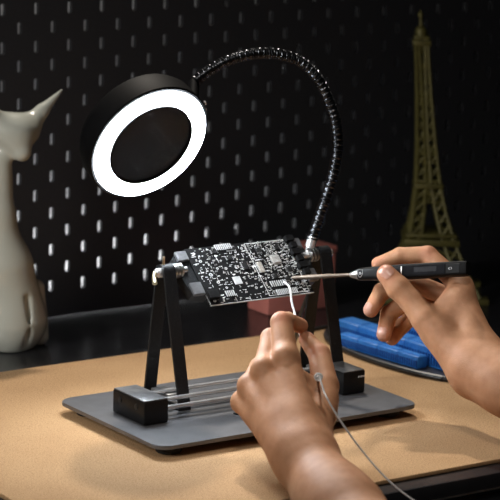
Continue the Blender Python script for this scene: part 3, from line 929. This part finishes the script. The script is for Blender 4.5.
lo = np.minimum(cp_(-45, 355), cp_(70, 70)) - np.array([0.02, 0.06, 0.01]); hi = np.maximum(cp_(-45, 355), cp_(70, 70)) + np.array([0.02, 0.06, 0.012])
lo[2] = DESK_Z - 0.004
c_, V_, Q_ = organic('cat_figurine', cat_sdf, lo, hi, 0.0016, [CAT])
tag(c_, 'cream glazed ceramic cat with long pointed ears standing before the pegboard', 'figurine')

# ------------------------------------------------------------- tower model
tb = at_plane(432, 293, 2, DESK_Z)
TW = thing('tower_figurine', 'old brass model of a lattice iron tower standing behind the right hand', 'figurine',
           (tb.x, tb.y, DESK_Z), (0, 0, 0))
yaw = math.atan2(AX.y, AX.x)
TW.rotation_euler = (0, 0, yaw)
def half(z):   # half width of the outline against height
    ks = [(0, 0.053), (0.030, 0.039), (0.066, 0.0262), (0.100, 0.0182), (0.130, 0.0134), (0.18, 0.0100), (0.24, 0.0076), (0.302, 0.0064)]
    for (z0, a), (z1, b) in zip(ks, ks[1:]):
        if z <= z1: return a + (b-a)*(z-z0)/(z1-z0)
    return ks[-1][1]
def bar(bm, a, b, t): tube(bm, [Vector(a), Vector(b)], t, 4)
for sx in (-1, 1):
    for sy in (-1, 1):
        bm = bmesh.new()
        zs = [0.006, 0.03, 0.066, 0.10, 0.13, 0.18, 0.24, 0.300]
        lw = lambda z: 0.0088*(1-z/0.30)+0.0020
        # outer and inner chords of each pylon with zig-zag bracing
        for (ox, oy) in ((0, 0), (1, 0), (0, 1), (1, 1)):
            P = [Vector((sx*(half(z)-ox*lw(z)*1.5), sy*(half(z)-oy*lw(z)*1.5), z)) for z in zs]
            tube(bm, P, 0.0021, 6)
        n = 22
        for k in range(n):
            z0, z1 = 0.006+0.294*k/n, 0.006+0.294*(k+1)/n
            for face in (0, 1):
                def pt(z, i):
                    o, i_ = half(z), half(z)-lw(z)*1.5
                    return (sx*(o if i == 0 else i_), sy*o, z) if face == 0 else (sx*o, sy*(o if i == 0 else i_), z)
                bar(bm, pt(z0, 0), pt(z1, 1), 0.0014); bar(bm, pt(z0, 1), pt(z1, 0), 0.0014)
        obj('leg', bm, TOWER, TW)
        bm = bmesh.new(); box(bm, (sx*0.047, sy*0.047, 0.0032), (0.025, 0.025, 0.0064), bev=0.001)
        obj('footing', bm, TOWER, TW)
for z, w, t in ((0.066, 0.0315, 0.0075), (0.074, 0.0290, 0.004), (0.130, 0.0165, 0.006), (0.136, 0.0148, 0.003), (0.296, 0.0102, 0.006), (0.302, 0.0088, 0.004)):
    bm = bmesh.new(); box(bm, (0, 0, z), (2*w, 2*w, t), bev=0.0008)
    obj('platform', bm, TOWER, TW)
for face in range(4):
    bm = bmesh.new(); R_ = Matrix.Rotation(face*PI/2, 3, 'Z')
    P = []
    for k in range(13):
        a = PI*k/12; x = 0.029*math.cos(a); z = 0.018 + 0.040*math.sin(a)
        P.append(R_ @ Vector((x, -half(z)+0.001, z)))
    tube(bm, P, 0.0018, 6); obj('arch', bm, TOWER, TW)
    bm = bmesh.new()       # bracing between pylons above the second platform, and a lattice band under it
    for k in range(7):
        z0, z1 = 0.145+0.155*k/7, 0.145+0.155*(k+1)/7
        a = [(-half(z0)*0.5, z0), (half(z0)*0.5, z0), (-half(z1)*0.5, z1), (half(z1)*0.5, z1)]
        f = lambda x, z: R_ @ Vector((x, -half(z), z))
        bar(bm, f(*a[0]), f(*a[3]), 0.001); bar(bm, f(*a[1]), f(*a[2]), 0.001)
        if k % 3 == 1: bar(bm, f(-half(z0), z0), f(half(z0), z0), 0.002)
    bar(bm, R_ @ Vector((0, -half(0.112), 0.110)), R_ @ Vector((0, -half(0.147), 0.148)), 0.0014)
    for z in (0.112, 0.120):
        bar(bm, R_ @ Vector((-half(z), -half(z), z)), R_ @ Vector((half(z), -half(z), z)), 0.0016)
    obj('bracing', bm, TOWER, TW)
bm = bmesh.new()
lathe(bm, (0, 0, 0.303), (0, 0, 1), [(0, 0.0070), (0.006, 0.0070), (0.009, 0.0062), (0.012, 0.0038), (0.0125, 0.0024), (0.022, 0.0018), (0.023, 0.0030), (0.027, 0.0028), (0.029, 0.0008), (0.031, 0.0005)], 16)
obj('spire', bm, TOWER, TW)

for o in TW.children:                  # the old model leans a little to one side
    for v in o.data.vertices: v.co.x -= 0.080*max(v.co.z-0.006, 0)
TW.scale = (1, 1, 0.975)
# --------------------------------------------------- salmon box on the desk
SB = thing('storage_box', 'salmon pink box standing behind the right end of the circuit board', 'box', (0.303, 0.345, DESK_Z))
bm = bmesh.new(); box(bm, (0, 0, 0.031), (0.090, 0.040, 0.062), bev=0.0015)
obj('box_body', bm, SALMON, SB)
bm = bmesh.new(); box(bm, (0, 0, 0.0660), (0.0925, 0.0425, 0.008), bev=0.0015)
obj('lid', bm, SALMON, SB)

# --------------------------------------------------------------- blue tray
TR = thing('sorting_tray', 'black tray holding rows of bright blue plastic bins, right of the holder', 'tray', (0.285, 0.105, 0))
def rel(p): return Vector(p) - Vector((0.285, 0.105, 0))
bm = bmesh.new()
outline = [(0.2405, 0.000), (0.2290, 0.035), (0.2235, 0.075), (0.2225, 0.115), (0.2270, 0.155), (0.2400, 0.192), (0.262, 0.216), (0.300, 0.224), (0.345, 0.215), (0.365, 0.18), (0.372, 0.10), (0.362, 0.03), (0.335, -0.012), (0.290, -0.022), (0.258, -0.016)]
loop = spline([Vector((x, y, 0)) for x, y in outline + [outline[0]]], 5)[:-1]
poly = [(p.x-0.285, p.y-0.105) for p in loop]
prism(bm, poly, Vector((0, 0, 0.0002)), X, Y, Z, 0.0028)
obj('tray_base', bm, TRAYM, TR)
bm = bmesh.new()
tube(bm, [Vector((x, y, 0.0032)) for x, y in poly + [poly[0]]], 0.0028, 8)
obj('tray_rim', bm, TRAYM, TR)
def bins(p_a, p_b, n, depth, h, z0, name='bin'):
    a, b = Vector(p_a), Vector(p_b); d = (b-a); L = d.length; d.normalize(); s = Vector((d.y, -d.x, 0))
    if s.x < 0: s = -s
    rot = Matrix((d, s, Z)).transposed()
    if rot.determinant() < 0: rot = Matrix((d, -s, Z)).transposed()
    for k in range(n):
        l = L/n
        c = a + d*(l*(k+0.5)) + s*depth/2
        bm = bmesh.new()
        box(bm, rel((c.x, c.y, z0+h/2)), (l*0.985, depth, h), rot=rot, bev=0.0012)
        bo = obj(name, bm, BLUE, TR)
        bm = bmesh.new()
        m_ = 9
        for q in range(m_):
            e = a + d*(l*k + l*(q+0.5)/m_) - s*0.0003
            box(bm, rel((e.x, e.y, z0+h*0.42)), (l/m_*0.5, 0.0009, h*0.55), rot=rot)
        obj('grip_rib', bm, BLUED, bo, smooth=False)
        bm = bmesh.new()
        c2 = a + d*(l*(k+0.5)) + s*depth*0.55
        box(bm, rel((c2.x, c2.y, z0+h+0.0003)), (l*0.86, depth*0.55, 0.0008), rot=rot, bev=0.0003, seg=1)
        obj('lid', bm, BLUE, bo)
bins((0.2290, 0.158, 0), (0.2405, 0.040, 0), 4, 0.0135, 0.0125, 0.003)
bins((0.2465, 0.186, 0), (0.2600, 0.010, 0), 5, 0.024, 0.0195, 0.003)
bins((0.2820, 0.150, 0), (0.2880, 0.006, 0), 4, 0.030, 0.030, 0.003)

# ---------------------------------------------------------------- cable
cb = [on_board(0.1160, 0.006, -0.008), Vector((0.1205, 0.052, 0.11)), Vector((0.128, 0.085, 0.062)), Vector((0.150, 0.125, 0.022)), Vector((0.185, 0.185, 0.004)), Vector((0.235, 0.225, 0.0022)), Vector((0.290, 0.2340, 0.0022)), Vector((0.345, 0.2340, 0.0022)), Vector((0.378, 0.2310, 0.0022))]
bm = bmesh.new(); tube(bm, resample(spline(cb, 8), 0.004), 0.0019, 10)
tag(obj('power_cable', bm, CABLEM), 'thin black cable drooping from the holder to the cork mat behind the tray', 'cable')

# ---------------------------------------------------------------- lights
def area(name, loc, target, size, power, color, sy=None, spread=180):
    L = bpy.data.lights.new(name, 'AREA'); L.energy = power; L.color = color; L.size = size
    if sy: L.shape = 'RECTANGLE'; L.size_y = sy
    L.spread = math.radians(spread)
    o = bpy.data.objects.new(name, L); COL.objects.link(o); o.location = loc
    o.rotation_euler = (Vector(target)-Vector(loc)).to_track_quat('-Z', 'Y').to_euler(); return o
def spot(name, loc, target, power, color, ang, blend, rad):
    L = bpy.data.lights.new(name, 'SPOT'); L.energy = power; L.color = color
    L.spot_size = math.radians(ang); L.spot_blend = blend; L.shadow_soft_size = rad
    o = bpy.data.objects.new(name, L); COL.objects.link(o); o.location = loc
    o.rotation_euler = (Vector(target)-Vector(loc)).to_track_quat('-Z', 'Y').to_euler(); return o
spot('key_spot', (0.55, 1.15, 1.95), (-0.06, -0.14, 0.0), 128, (1.0, 0.91, 0.80), 26, 0.6, 0.06)  # added key light from behind, throws the lamp head's shadow across the mat
spot('fill_spot', (-0.75, -1.05, 1.75), (0.10, -0.10, 0.06), 40, (1.0, 0.92, 0.84), 22, 0.9, 0.12)  # added fill from front left and above, for the hands and board
area('side_fill', (-1.35, -0.15, 0.75), (-0.05, 0.33, 0.08), 0.5, 1.6, (1.0, 0.98, 0.95), spread=60)  # added soft fill, brightens the cat's left side
area('slot_backlight', (0.0, 0.485, 0.004), (0.0, 0.5304, 0.09), 0.66, 0.46, (0.95, 0.97, 1.0), 0.015)  # added light hidden behind the pegboard to make its slots bright

w_ = bpy.data.worlds.new('room_dark'); scene.world = w_; w_.use_nodes = True
w_.node_tree.nodes['Background'].inputs['Color'].default_value = (0.9, 0.95, 1.0, 1)
w_.node_tree.nodes['Background'].inputs['Strength'].default_value = 0.006

vs = scene.view_settings
vs.view_transform = 'Standard'; vs.look = 'None'; vs.exposure = 0.0; vs.gamma = 1.0; vs.use_curve_mapping = False
